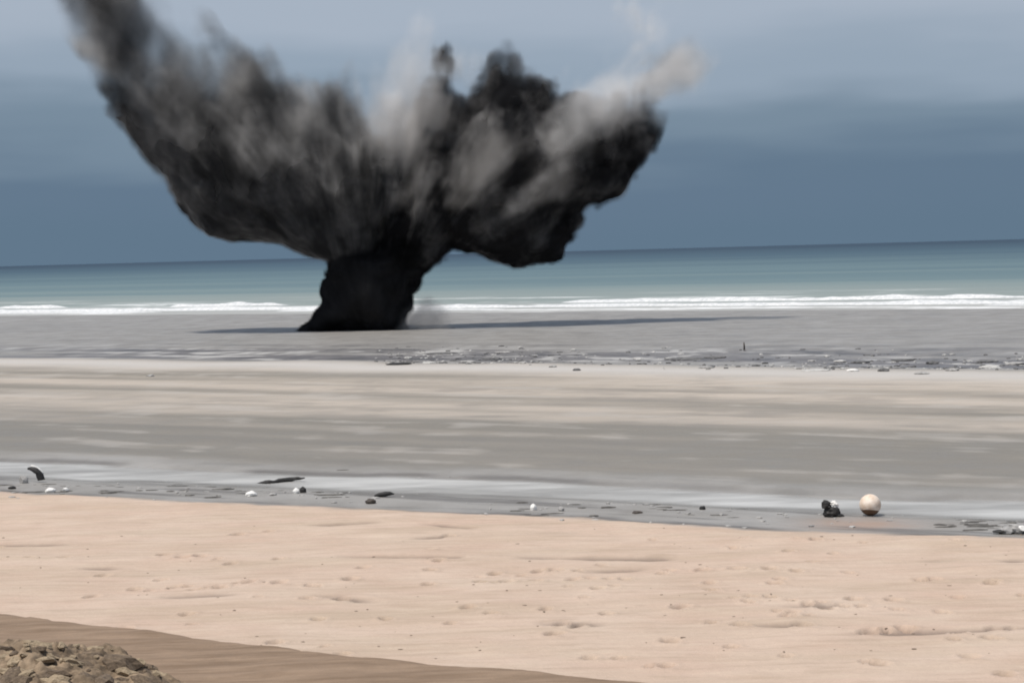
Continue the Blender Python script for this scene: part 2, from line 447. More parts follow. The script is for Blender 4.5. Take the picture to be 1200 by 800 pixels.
# breaking waves: rolls of foam along the shore
t = NT('sea_foam')
n_ = t.noise(t.obj(), 2.2, 5.0, .65)
col = t.mix(t.rng(n_, .35, .65), (.48, .50, .51), (.72, .72, .71))
bmp = t.n('ShaderNodeBump', None, Strength=.35, Distance=.10, Height=n_).outputs[0]
bs = t.n('ShaderNodeBsdfPrincipled', None, Base_Color=col, Roughness=.75, Normal=bmp)
t.link(bs.outputs[0], t.out.inputs['Surface'])
FOAM = t.m
def foam_roll(v0, H, width, seed, cover):
    us = np.arange(-170, 170, .33); K = 13
    s = np.linspace(-1, 1, K)
    cov = sstep(cover - .09, cover + .09, fbm(us / 15.0, seed, .7, 4))
    hh = H * cov * (.55 + .8 * fbm(us / 7.0, seed + 3.0, 1.7, 4))
    ww = width * (.45 + .9 * fbm(us / 9.0, seed + 8.0, 1.1, 3))
    cv = v0 + 5.0 * (fbm(us / 26.0, seed + 5.0, 4.4, 3) - .5)
    U = us[None, :].repeat(K, 0); S = s[:, None].repeat(len(us), 1)
    V = cv[None, :] + S * ww[None, :] * .5
    prof = np.where(S < 0, np.clip(1 - np.abs(S) ** 2.6, 0, 1), np.clip(1 - np.abs(S), 0, 1) ** 1.1)
    lump = .45 + 1.0 * fbm(U / 3.0, V / .9, seed + .5, 4)
    Z = SL - .10 + hh[None, :] * prof * lump
    XX = P0[0] + U * dsh[0] + V * nsh[0]; YY = P0[1] + U * dsh[1] + V * nsh[1]
    return mesh_np('breaking_wave', np.stack([XX, YY, Z], -1).reshape(-1, 3), grid_quads(K, len(us)))
for v0, H, w_, sd, cov, lab in [(15.0, .38, 4.0, 1.3, .34, 'main line of white breaking surf along the shore'),
                                (9.0, .20, 6.0, 4.9, .48, 'low white foam running up onto the wet sand'),
                                (27.0, .5, 4.0, 7.1, .54, 'broken white wave crests behind the main line of surf')]:
    tag(link('surf_foam', foam_roll(v0, H, w_, sd, cov), FOAM), lab, 'surf', kind='stuff')

# ------------------------------------------------------------------ explosion cloud
BASE = on_ground(432, 386)
BY = BASE[1]
MPX = BY / F_PX                                     # metres per photo pixel at the blast
VOX = 0.18
def smoke_mat(name, alb0, alb1, scale, dens=1.0, lo=.42, hi=.62):
    """soot and sand unevenly mixed: lumps, and streaks thrown out from the blast"""
    t = NT(name)
    oc = t.n('ShaderNodeTexCoord').outputs['Object']
    n = t.noise(oc, scale, 3.0, .6, (1.0, 1.0, .7))
    sp = t.n('ShaderNodeSeparateXYZ', None, Vector=oc)
    zz = t.math('ADD', sp.outputs['Z'], 1.0)
    th = t.math('ARCTAN2', sp.outputs['X'], zz)
    r2 = t.math('SQRT', t.math('ADD', t.math('MULTIPLY', sp.outputs['X'], sp.outputs['X']), t.math('MULTIPLY', zz, zz)))
    cv = t.n('ShaderNodeCombineXYZ', None, X=t.math('MULTIPLY', th, 9.0), Y=t.math('MULTIPLY', r2, .16), Z=t.math('MULTIPLY', sp.outputs['Y'], .35))
    st = t.noise(cv.outputs[0], 1.0, 3.0, .55)
    f = t.math('ADD', t.math('MULTIPLY', n, .55), t.math('MULTIPLY', st, .45))
    col = t.mix(t.rng(f, lo, hi), alb0, alb1)
    at = t.n('ShaderNodeAttribute', {'attribute_name': 'density'}).outputs['Fac']
    pv = t.n('ShaderNodeVolumePrincipled', None, Color=col, Density=t.math('MULTIPLY', at, dens))
    pv.inputs['Density Attribute'].default_value = ''
    t.link(pv.outputs[0], t.out.inputs['Volume'])
    return t.m
def soot_mat(name, c):
    t = NT(name)
    n = t.noise(t.obj(), .5, 4.0, .6)
    bs = t.n('ShaderNodeBsdfDiffuse', None, Color=t.mix(t.rng(n, .35, .65), c, tuple(1.7 * q for q in c)))
    t.link(bs.outputs[0], t.out.inputs['Surface'])
    return t.m

def cloud_group(nx, ny, nz, mn, mx, mat, src, thr):
    ng = bpy.data.node_groups.new('smoke_volume', 'GeometryNodeTree')
    ng.interface.new_socket('Geometry', in_out='INPUT', socket_type='NodeSocketGeometry')
    ng.interface.new_socket('Geometry', in_out='OUTPUT', socket_type='NodeSocketGeometry')
    N, L = ng.nodes, ng.links
    gi, go = N.new('NodeGroupInput'), N.new('NodeGroupOutput')
    pos = N.new('GeometryNodeInputPosition')
    sub = N.new('ShaderNodeVectorMath'); sub.operation = 'SUBTRACT'; sub.inputs[1].default_value = mn
    L.new(pos.outputs[0], sub.inputs[0])
    sc = N.new('ShaderNodeVectorMath'); sc.operation = 'MULTIPLY'
    sc.inputs[1].default_value = [(k - 1) / (b - a) for k, a, b in zip((nx, ny, nz), mn, mx)]
    L.new(sub.outputs[0], sc.inputs[0])
    sp = N.new('ShaderNodeSeparateXYZ'); L.new(sc.outputs[0], sp.inputs[0])
    ints = []
    for k in range(3):
        f = N.new('FunctionNodeFloatToInt'); f.rounding_mode = 'ROUND'
        L.new(sp.outputs[k], f.inputs[0]); ints.append(f.outputs[0])
    m1 = N.new('FunctionNodeIntegerMath'); m1.operation = 'MULTIPLY_ADD'
    L.new(ints[2], m1.inputs[0]); m1.inputs[1].default_value = ny; L.new(ints[1], m1.inputs[2])
    m2 = N.new('FunctionNodeIntegerMath'); m2.operation = 'MULTIPLY_ADD'
    L.new(m1.outputs[0], m2.inputs[0]); m2.inputs[1].default_value = nx; L.new(ints[0], m2.inputs[2])
    na = N.new('GeometryNodeInputNamedAttribute'); na.data_type = 'FLOAT'; na.inputs['Name'].default_value = 'smoke'
    si = N.new('GeometryNodeSampleIndex'); si.data_type = 'FLOAT'; si.domain = 'POINT'; si.clamp = True
    oi = N.new('GeometryNodeObjectInfo'); oi.transform_space = 'ORIGINAL'; oi.inputs['Object'].default_value = src
    L.new(oi.outputs['Geometry'], si.inputs['Geometry'])
    L.new(na.outputs['Attribute'], si.inputs['Value']); L.new(m2.outputs[0], si.inputs['Index'])
    vc = N.new('GeometryNodeVolumeCube')
    L.new(si.outputs[0], vc.inputs['Density'])
    vc.inputs['Min'].default_value = mn; vc.inputs['Max'].default_value = mx
    for k, v in zip(('X', 'Y', 'Z'), (nx, ny, nz)): vc.inputs['Resolution ' + k].default_value = v
    sm = N.new('GeometryNodeSetMaterial'); sm.inputs['Material'].default_value = mat
    L.new(vc.outputs[0], sm.inputs['Geometry'])
    if thr is None:
        L.new(sm.outputs[0], go.inputs[0]); return ng
    vm = N.new('GeometryNodeVolumeToMesh'); vm.inputs['Threshold'].default_value = thr
    L.new(vc.outputs[0], vm.inputs['Volume'])
    L.new(vm.outputs[0], go.inputs[0])
    return ng

OR = plane(440, 345, BY)                             # streaks fan out from here
PART_NO = [0]
def smoke_part(name, poly, soft_pts, mat, core=None, rho=3.0, thr=1.6, amps=(.9, .5, .2), streak=.6, hole=.35, parent=None, seed=0.0,
               floor=True, warp=1.0, fat=2.3, y0=0.0, grow_=0.0):
    """poly: outline in photo pixels, laid on the blast plane and swollen into a rounded body; soft_pts: photo px, py, edge softness in metres"""
    PG = np.array([plane(x, y, BY)[[0, 2]] for x, y in poly], np.float32)
    SP = np.array([list(plane(x, y, BY)[[0, 2]]) + [e] for x, y, e in soft_pts], np.float32)
    pad = 2.4
    yh = fat * 2.75 + 1.0
    mn = np.array([PG[:, 0].min() - pad, BY + y0 - yh, PG[:, 1].min() - pad]); mx = np.array([PG[:, 0].max() + pad, BY + y0 + yh, PG[:, 1].max() + pad])
    if floor: mn[2] = max(mn[2], BASE[2] - .6)
    PART_NO[0] += 1                                         # keep the grids of different parts from sharing planes
    mn = mn - VOX * ((PART_NO[0] * np.array([.137, .371, .619])) % 1.0)
    n = np.ceil((mx - mn) / VOX).astype(int) + 1
    mx = mn + (n - 1) * VOX
    nx, ny, nz = [int(k) for k in n]
    q = 2
    cx = mn[0] + np.arange(0, nx + q, q) * VOX; cy = mn[1] + np.arange(0, ny + q, q) * VOX; cz = mn[2] + np.arange(0, nz + q, q) * VOX
    g2z, g2x = np.meshgrid(np.arange(cz[0] - 3, cz[-1] + 3, .15), np.arange(cx[0] - 3, cx[-1] + 3, .15), indexing='ij')
    dm = np.full(g2z.shape, 1e9); ins = np.zeros(g2z.shape, bool)
    for i in range(len(PG)):                                # distance to the outline in the plane
        A, B = PG[i], PG[(i + 1) % len(PG)]; ab = B - A
        tt = np.clip(((g2x - A[0]) * ab[0] + (g2z - A[1]) * ab[1]) / (ab @ ab + 1e-9), 0, 1)
        dm = np.minimum(dm, np.hypot(g2x - A[0] - tt * ab[0], g2z - A[1] - tt * ab[1]))
        cr_ = ((A[1] > g2z) != (B[1] > g2z)) & (g2x < (B[0] - A[0]) * (g2z - A[1]) / (B[1] - A[1] + 1e-12) + A[0])
        ins ^= cr_
    sd = np.where(ins, -dm, dm).astype(np.float32)
    for _ in range(4):                                      # round the inner ridges off
        sd = (sd + np.roll(sd, 1, 0) + np.roll(sd, -1, 0) + np.roll(sd, 1, 1) + np.roll(sd, -1, 1)) / 5
    ew = np.zeros_like(sd); es = np.zeros_like(sd)
    for px_, pz_, e_ in SP:
        w = 1.0 / ((g2x - px_) ** 2 + (g2z - pz_) ** 2 + .5) ** 1.5; ew += w; es += w * e_
    es /= ew
    gzz, gyy, gxx = [a.astype(np.float32) for a in np.meshgrid(cz, cy, cx, indexing='ij')]
    w1 = (fbm(gxx / 4.5 + seed, gyy / 4.5, gzz / 4.5, 2) - .5) * warp
    w2 = (fbm(gxx / 4.5 + 31 + seed, gyy / 4.5, gzz / 4.5, 2) - .5) * warp
    fi = np.clip((gzz + w2 - g2z[0, 0]) / .15, 0, sd.shape[0] - 1.01); fj = np.clip((gxx + w1 - g2x[0, 0]) / .15, 0, sd.shape[1] - 1.01)
    i0, j0 = fi.astype(np.int32), fj.astype(np.int32); fi -= i0; fj -= j0
    def samp(T):
        return (T[i0, j0] * (1 - fj) + T[i0, j0 + 1] * fj) * (1 - fi) + (T[i0 + 1, j0] * (1 - fj) + T[i0 + 1, j0 + 1] * fj) * fi
    yw = (fbm(gxx / 6 + 11 + seed, gzz / 6, .5, 2) - .5) * 2.5
    D = samp(sd) - grow_ + ((gyy - BY - y0 + yw) / fat) ** 2
    E = samp(es)
    def up(A):
        for ax, m in ((0, nz), (1, ny), (2, nx)):
            i = np.arange(m) / q; i0 = i.astype(int); f = (i - i0).astype(np.float32)
            sh = [1, 1, 1]; sh[ax] = m; f = f.reshape(sh)
            A = np.take(A, i0, ax) * (1 - f) + np.take(A, i0 + 1, ax) * f
        return A
    D = up(D).ravel(); E = up(E).ravel()
    zz, yy, xx = np.meshgrid(mn[2] + np.arange(nz) * VOX, mn[1] + np.arange(ny) * VOX, mn[0] + np.arange(nx) * VOX, indexing='ij')
    m = np.nonzero(D < 2.2)[0]
    x, y, z = [a.ravel()[m].astype(np.float32) for a in (xx, yy, zz)]
    del xx, yy, zz
    d, e = D[m], E[m]
    soft = np.clip(e / 1.2, .25, 1.6)
    # billows: rounded lumps outside, creases between them
    for L_, A_, s_ in ((3.6, amps[0], 0), (1.6, amps[1], 7), (.75, amps[2], 15)):
        b = np.abs(2 * vn(x / L_ + s_ + seed, y / L_ + s_ * 2, z / L_ + s_ * 3) - 1)
        d = d + A_ * (.28 - b) * np.clip(.3 + .7 * e, 0, 1.4)
    # streaks thrown out from the blast
    dx, dz = x - OR[0], z - OR[2]
    rr = np.sqrt(dx * dx + dz * dz) + .5
    th = np.arctan2(dx, dz)
    st = fbm(th * 9.0 + seed, rr / 7.0, y / 2.2, 3)
    d = d + streak * soft * (st - .5) * 4.0 * sstep(4.0, 12.0, rr)
    fine = fbm(x / .6, y / .6, z / 1.0 + seed, 2)
    d = d + .35 * soft * (fine - .5)
    den = np.clip(.25 - d / e, 0, 1)
    den = den * den * (3 - 2 * den)
    mod = fbm(x / 2.4 + 3 + seed, y / 2.4, z / 4.0, 3)
    den = den * np.clip(1.0 / e, .28, 1.0)
    den = den * np.clip(1 - hole * soft + hole * soft * 2.4 * (mod - .25), .08, 1.4) * rho
    if floor: den *= (z > BASE[2] - .5)
    full = np.zeros(nx * ny * nz, np.float32)
    full[m] = den
    sme_ = bpy.data.meshes.new('smoke_grid')
    sme_.vertices.add(len(full))
    sme_.attributes.new('smoke', 'FLOAT', 'POINT').data.foreach_set('value', full)
    src = bpy.data.objects.new('smoke_grid', sme_)          # data only, never linked into the scene
    ofs = tuple(float(a - b) for a, b in zip(mn, BASE)); ofx = tuple(float(a - b) for a, b in zip(mx, BASE))
    host = parent
    if core:                                               # the dense opaque heart of this arm, as a mesh
        tmp = link('tmp', bpy.data.meshes.new('tmp'))
        tmp.modifiers.new('g', 'NODES').node_group = cloud_group(nx, ny, nz, ofs, ofx, mat, src, thr)
        dg = bpy.context.evaluated_depsgraph_get()
        cme = bpy.data.meshes.new_from_object(tmp.evaluated_get(dg))
        bpy.data.objects.remove(tmp, do_unlink=True)
        cme.name = name; cme.materials.clear()
        cme.polygons.foreach_set('use_smooth', np.ones(len(cme.polygons), bool))
        host = link(name, cme, core, parent)
        print(name, 'core tris', len(cme.polygons))
    vd = bpy.data.volumes.new('smoke_veil' if core else name)
    vd.materials.append(mat)
    o = bpy.data.objects.new('smoke_veil' if core else name, vd)
    COL.objects.link(o)
    o.parent = host
    o.modifiers.new('smoke', 'NODES').node_group = cloud_group(nx, ny, nz, ofs, ofx, mat, src, None)
    print(name, nx, ny, nz, nx * ny * nz)
    return host if core else o

cloud = empty('explosion_cloud', BASE)
tag(cloud, 'towering black smoke and sand plume of an explosion rising from the beach', 'smoke')
M_BLACK = smoke_mat('black_smoke', (.020, .020, .021), (.075, .074, .073), .30, lo=.46, hi=.74)
M_GREY = smoke_mat('grey_smoke', (.10, .10, .10), (.64, .63, .62), .32, lo=.42, hi=.66)
M_MIX = smoke_mat('mixed_smoke', (.038, .038, .041), (.56, .55, .54), .34, lo=.46, hi=.70)
M_PALE = smoke_mat('pale_smoke', (.86, .84, .82), (.985, .985, .985), .3)
M_MIST = smoke_mat('mist_smoke', (.45, .43, .41), (.78, .76, .74), .3)
CORE = soot_mat('dense_soot', (.016, .016, .017))

stem_o = [(318, 393), (344, 388), (362, 375), (378, 354), (381, 330), (380, 302), (370, 286), (388, 268), (430, 258), (490, 258), (520, 270), (540, 286), (524, 297), (516, 308),
          (504, 322), (494, 338), (487, 352), (479, 370), (472, 384), (490, 393)]
stem_s = [(340, 390, .2), (380, 340, .25), (380, 300, .35), (520, 300, .5), (490, 350, .6), (475, 380, .7), (430, 258, 3.0), (390, 268, 2.2), (515, 268, 2.2), (480, 258, 3.0), (440, 285, 1.4), (430, 380, .2), (430, 330, .4)]
left_o = [(30, -100), (58, -30), (75, 0), (84, 27), (95, 64), (111, 91), (138, 118), (161, 152), (195, 199), (208, 223), (222, 246), (249, 270), (270, 278), (300, 283), (330, 286), (352, 292), (375, 304),
          (440, 325), (500, 250), (492, 180), (470, 158), (440, 148), (418, 122), (393, 90), (357, 88), (330, 84), (296, 76), (269, 74), (252, 76), (236, 62), (221, 36), (198, 20), (182, -10), (165, -40), (140, -100)]
left_s = [(250, 270, .35), (300, 282, .35), (370, 302, .4), (208, 223, .45), (185, 185, .7), (140, 122, 1.3), (100, 70, 2.2), (75, 0, 3.0), (200, 25, 3.2), (225, 50, 3.0), (252, 80, 2.8), (330, 86, 2.6), (395, 95, 2.4),
          (430, 150, 1.7), (480, 165, 1.6), (430, 250, .8), (430, 320, .5), (300, 180, 1.2), (350, 240, .7), (220, 130, 1.8), (150, 50, 2.8)]
right_o = [(440, 310), (425, 200), (450, 160), (490, 138), (500, 112), (510, 96), (515, 66), (526, 50), (539, 70), (542, 96), (552, 98), (563, 92), (568, 80), (579, 71), (602, 75), (614, 88), (628, 96), (645, 100),
           (648, 122), (672, 122), (700, 121), (724, 124), (744, 121), (767, 117), (772, 150), (770, 177), (749, 197), (720, 222), (692, 240), (680, 256), (664, 280), (650, 304), (626, 309), (598, 307), (575, 300), (556, 292), (535, 292), (505, 312)]
right_s = [(600, 306, .35), (648, 296, .4), (675, 240, .7), (711, 217, .8), (770, 160, 1.0), (750, 125, 1.6), (640, 100, 1.3), (600, 75, 1.5), (568, 85, 1.6), (528, 60, .9), (500, 120, 1.6), (470, 160, 1.7), (670, 128, 1.4), (700, 131, 1.2),
           (560, 292, .4), (520, 300, .5), (560, 180, 1.6), (620, 200, 1.3), (680, 170, 1.4)]
pale1_o = [(455, 215), (440, 175), (425, 120), (440, 84), (466, 58), (496, 48), (520, 60), (545, 70), (540, 95), (512, 110), (502, 140), (490, 175), (478, 210)]
pale2_o = [(590, 245), (612, 200), (636, 155), (656, 124), (685, 102), (698, 86), (724, 68), (737, 45), (746, 20), (766, 14), (775, 38), (777, 58), (802, 64), (821, 80), (816, 102), (803, 112), (782, 110), (760, 126), (740, 146), (716, 166), (692, 184), (660, 206), (625, 236)]
pale5_o = [(686, 104), (704, 82), (727, 62), (737, 40), (744, 14), (768, 6), (782, 32), (772, 60), (745, 84), (712, 108)]
pale3_o = [(458, 392), (475, 376), (490, 350), (504, 346), (516, 366), (532, 382), (518, 392)]
mistA = [(538, 248), (545, 200), (555, 172), (574, 172), (586, 195), (580, 230), (562, 256)]
mistB = [(498, 160), (496, 122), (512, 104), (530, 112), (534, 140), (520, 165)]
mistC = [(575, 250), (605, 205), (645, 165), (690, 150), (705, 170), (690, 205), (655, 235), (615, 255)]
mistD = [(470, 240), (476, 190), (490, 165), (510, 170), (512, 205), (500, 240)]
tip_o = [(762, 66), (780, 54), (806, 54), (830, 76), (824, 108), (804, 122), (776, 112), (758, 92)]
mistF = [(412, 215), (415, 150), (430, 115), (465, 92), (505, 100), (520, 130), (520, 190), (500, 225), (450, 235)]
mistE = [(262, 118), (268, 82), (300, 76), (322, 96), (316, 130), (288, 140)]
tag(smoke_part('stem', stem_o, stem_s, M_BLACK, CORE, 5.0, 2.6, (.7, .8, .45), streak=.3, hole=.2, parent=cloud, seed=1.5, warp=.4, fat=2.0), 'near black funnel of smoke standing on the wet sand')
tag(smoke_part('left_plume', left_o, left_s, M_GREY, CORE, 2.4, 1.7, (.9, .6, .3), streak=1.0, hole=.6, parent=cloud, seed=4.5, warp=.9, grow_=.2), 'dark grey streaky smoke arm leaning up to the left')
tag(smoke_part('right_plume', right_o, right_s, M_MIX, CORE, 2.6, 1.95, (1.2, .9, .45), streak=.8, hole=.55, parent=cloud, seed=9.5, warp=.7), 'black billowing smoke arm bulging to the right')
def flat_s(o, e): return [(x, y, e) for x, y in o[::3]]
for nm, bl, e_, y_, f_, lab, rho, mt_, wp in (('pale_wisp', pale1_o, 2.8, -1.5, 1.7, 'thin whitish smoke drifting above the middle of the cloud', 1.0, M_PALE, 1.6),
        ('pale_wisp', pale2_o, 2.6, -3.4, 1.6, 'pale beige smoke trailing off the right arm', 1.0, M_PALE, 1.0),
        ('pale_wisp', pale5_o, 2.0, .5, 1.3, 'white wisp rising above the beige smoke at right', 1.5, M_PALE, .8),
        ('grey_wisp', tip_o, 2.0, -.5, 1.3, 'puffy grey tip at the far end of the right arm', 1.1, M_MIST, .8),
        ('dust_puff', pale3_o, 1.4, -1.5, 1.3, 'grey dust puff at the foot of the smoke column', 1.0, M_MIST, .6),
        ('grey_wisp', mistA, 2.0, -5.6, 1.3, 'tall grey wisp in front of the black right arm', .55, M_MIST, 2.6), ('grey_wisp', mistB, 1.6, -3.0, 1.2, 'pale lump of smoke under the dark spike', .7, M_MIST, 1.6),
        ('grey_wisp', mistC, 2.0, -4.6, 1.3, 'slanting grey wisp across the right arm', .28, M_MIST, 2.6), ('grey_wisp', mistD, 2.2, -5.2, 1.3, 'faint grey wisp where the two arms meet', .4, M_MIST, 2.6),
        ('grey_wisp', mistF, 3.0, -1.0, 1.8, 'grey haze filling the gap between the two arms', .8, M_MIST, 1.6),
        ('grey_wisp', mistE, 2.2, -2.8, 1.3, 'pale patch on the upper edge of the left arm', .5, M_MIST, 2.0)):
    tag(smoke_part(nm, bl, flat_s(bl, e_), mt_, None, rho, 0, (.7, .6, .3), streak=.9, hole=.6, parent=cloud, seed=12.5, warp=wp, fat=f_, y0=y_, grow_=.35), lab)

# ------------------------------------------------------------------ things lying on the beach
def simple_mat(name, c0, c1, scale=6.0, rough=.8, bump=.4):
    t = NT(name)
    n = t.noise(t.obj(), scale, 5.0, .65)
    bmp = t.n('ShaderNodeBump', None, Strength=bump, Distance=.03, Height=n).outputs[0]
    bs = t.n('ShaderNodeBsdfPrincipled', None, Base_Color=t.mix(t.rng(n, .35, .68), c0, c1), Roughness=rough, Normal=bmp)
    t.link(bs.outputs[0], t.out.inputs['Surface'])
    return t.m
M_WHITE = simple_mat('white_stone', (.72, .70, .66), (.82, .81, .78))
M_STONE = simple_mat('grey_stone', (.26, .25, .24), (.42, .41, .39))
M_DARK = simple_mat('dark_wrack', (.012, .0115, .011), (.035, .032, .03), rough=.7)
M_WOOD = simple_mat('wet_driftwood', (.035, .028, .023), (.09, .07, .055), 9.0, .7)
M_CREAM = simple_mat('weathered_float', (.62, .47, .35), (.84, .74, .64), 6.0, .6, .3)
M_BROWN = simple_mat('rusty_brown', (.10, .055, .03), (.18, .105, .06), 7.0, .8)
M_SOIL = simple_mat('heap_soil', (.085, .060, .038), (.34, .25, .165), 3.5, .95, .9)
M_CLOD = simple_mat('dry_clod', (.24, .18, .115), (.44, .345, .23), 5.0, .95, .8)
M_CLOD2 = simple_mat('damp_clod', (.085, .060, .040), (.20, .147, .098), 5.0, .95, .8)

def lump(name, r, seed, sub=3, amp=.3, freq=1.6, flat=.0, facet=0.0):
    """an irregular lump with its base at z = 0"""
    bm = bmesh.new()
    bmesh.ops.create_icosphere(bm, subdivisions=sub, radius=1.0)
    P = np.array([v.co[:] for v in bm.verts])
    k = 1 + amp * 2 * (fbm(P[:, 0] * freq + seed, P[:, 1] * freq, P[:, 2] * freq + 2 * seed, 3) - .5)
    P = P * k[:, None]
    if facet:
        rg = np.random.default_rng(int(seed * 13) + 1)
        for _ in range(9):
            nrm = rg.normal(size=3); nrm /= np.linalg.norm(nrm); h = rg.uniform(1 - facet, 1.0)
            ov = np.clip(P @ nrm - h, 0, None); P -= ov[:, None] * nrm
    P = P * np.array(r)
    P[:, 2] = np.maximum(P[:, 2], -r[2] * .6) + r[2] * .45
    for v, p in zip(bm.verts, P): v.co = p
    me = bpy.data.meshes.new(name); bm.to_mesh(me); bm.free()
    me.polygons.foreach_set('use_smooth', [not facet] * len(me.polygons))
    return me
def tube(name, pts, radii, seg=10, wob=.15, seed=0.0):
    pts = np.array(pts, float); n = len(pts)
    V = []
    for i in range(n):
        tdir = pts[min(i + 1, n - 1)] - pts[max(i - 1, 0)]; tdir /= np.linalg.norm(tdir)
        a = np.cross(tdir, [0, .2, 1.0]); a /= np.linalg.norm(a); b = np.cross(tdir, a)
        for k in range(seg):
            an = 2 * math.pi * k / seg
            rr = radii[i] * (1 + wob * 2 * (float(vn(an * 1.3 + seed, i * .7, seed)) - .5))
            V.append(pts[i] + rr * (math.cos(an) * a + math.sin(an) * b))
    Fq = []
    for i in range(n - 1):
        for k in range(seg):
            k2 = (k + 1) % seg
            Fq.append((i * seg + k, i * seg + k2, (i + 1) * seg + k2, (i + 1) * seg + k))
    me = bpy.data.meshes.new(name)
    me.from_pydata([tuple(v) for v in V], [], Fq + [tuple(range(seg))[::-1], tuple((n - 1) * seg + k for k in range(seg))])
    me.polygons.foreach_set('use_smooth', [True] * len(me.polygons))
    return me

def mscale(px, py):                                  # metres per photo pixel for something standing at that pixel
    p = on_ground(px, py); return p, float(np.linalg.norm(p - np.array([0, 0, CAM_H]))) / F_PX

# the cream float with a dark underside
p, s = mscale(1020, 604)
ball = empty('buoy', p); tag(ball, 'round cream float with a dark brown underside on the wet sand', 'buoy')
r = 12.3 * s
bm = bmesh.new(); bmesh.ops.create_uvsphere(bm, u_segments=40, v_segments=24, radius=r)
for f in bm.faces: f.smooth = True
bmesh.ops.bisect_plane(bm, geom=bm.verts[:] + bm.edges[:] + bm.faces[:], plane_co=(0, 0, -.58 * r), plane_no=(.10, .25, 1), clear_inner=True)
for v in bm.verts: v.co.z += r * 1.02
me = bpy.data.meshes.new('float_shell'); bm.to_mesh(me); bm.free(); link('float_shell', me, M_CREAM, ball)
bm = bmesh.new(); bmesh.ops.create_uvsphere(bm, u_segments=40, v_segments=24, radius=r * .997)
for f in bm.faces: f.smooth = True
bmesh.ops.bisect_plane(bm, geom=bm.verts[:] + bm.edges[:] + bm.faces[:], plane_co=(0, 0, -.575 * r), plane_no=(.10, .25, 1), clear_outer=True)
for v in bm.verts: v.co.z += r * 1.02
me = bpy.data.meshes.new('underside'); bm.to_mesh(me); bm.free(); link('underside', me, M_BROWN, ball)

# black bundle with a pale top
p, s = mscale(975, 605)
b = empty('wrack_bundle', p); tag(b, 'black lumpy bundle with a pale top beside the cream float', 'debris')
o = link('body', lump('body', (9 * s, 8 * s, 8 * s), 3.3, 3, .7, 2.6, facet=.15), M_DARK, b); o.location = (-1 * s, 0, 1.0 * s)
o = link('knob', lump('knob', (6 * s, 6 * s, 6 * s), 5.3, 3, .7, 2.6, facet=.15), M_DARK, b); o.location = (-6 * s, 0, 10.5 * s)
o = link('trailing_end', lump('trailing_end', (7 * s, 5 * s, 3.2 * s), 7.1, 3, .7, 2.6, facet=.15), M_DARK, b); o.location = (8 * s, -.02, -.5 * s); o.rotation_euler = (0, R(14), 0)
o = link('pale_top', lump('pale_top', (5.0 * s, 5 * s, 4.2 * s), 8.3, 3, .7, 2.6, facet=.15), M_WHITE, b); o.location = (2.5 * s, .07, 12 * s); o.rotation_euler = (0, R(35), 0)

# curved dark slab with a pale rim, far left of the runnel
p, s = mscale(42, 565)
b = empty('curved_slab', p); tag(b, 'upright curved dark slab with a pale rim at the far left', 'debris')
arc = [(-8 * s + 14 * s * math.sin(a), .0, 14.5 * s * math.cos(a) + 1.5 * s) for a in np.linspace(-.05, 1.5, 14)]
o = link('slab', tube('slab', arc, [s * (1.2 + 2.6 * math.sin(min(1, k / 9) * 1.57)) for k in range(14)], 10, .3, 2.0), M_DARK, b)
arc2 = [(-7 * s + 16.4 * s * math.sin(a), .05, 16.8 * s * math.cos(a) + 1.5 * s) for a in np.linspace(.1, 1.1, 12)]
link('pale_rim', tube('pale_rim', arc2, [s * 1.5] * 12, 8, .4, 5.0), M_WHITE, b)
p, s = mscale(28, 566)
tag(link('grey_stone', lump('grey_stone', (5.5 * s, 5 * s, 6.5 * s), 2.2, 3, .35, facet=.3), M_STONE), 'pale grey stone left of the curved dark slab', 'stone').location = p

# driftwood log
p, s = mscale(328, 568)
b = empty('driftwood_log', p); tag(b, 'long dark driftwood log lying across the runnel', 'driftwood')
link('trunk', tube('trunk', [(q * s, .15 * math.sin(q / 9), (4.6 + .09 * q + .35 * math.sin(q / 4)) * s) for q in np.linspace(-26, 29, 16)],
                   [s * k for k in (1.2, 2.2, 2.8, 3.0, 3.1, 2.7, 2.6, 2.8, 3.0, 3.1, 2.8, 2.5, 2.3, 1.9, 1.3, .6)], 10, .7, 1.0), M_DARK, b)
link('branch_stub', tube('branch_stub', [(-9 * s, 0, 2.5 * s), (-10 * s, -.35, 1.2 * s), (-11.5 * s, -.75, .5 * s)], [2.2 * s, 1.9 * s, 1.2 * s], 8, .3, 3.0), M_WOOD, b)

# two driftwood pieces near (443,582)
p, s = mscale(449, 582)
tag(link('driftwood_piece', tube('driftwood_piece', [(-10 * s, 0, 1.0 * s), (-4 * s, .03, 2.4 * s), (3 * s, .0, 3.4 * s), (8 * s, .02, 3.6 * s), (13 * s, 0, 3.2 * s)], [1.2 * s, 2.6 * s, 3.1 * s, 2.4 * s, .7 * s], 10, .35, 6.0), M_DARK),
    'short black driftwood piece tilted up to the right', 'driftwood').location = p
p, s = mscale(434, 589)
tag(link('brown_lump', lump('brown_lump', (6 * s, 5 * s, 3.2 * s), 4.4, 3, .4), M_WOOD), 'small brown lump below the tilted black driftwood piece', 'debris').location = p

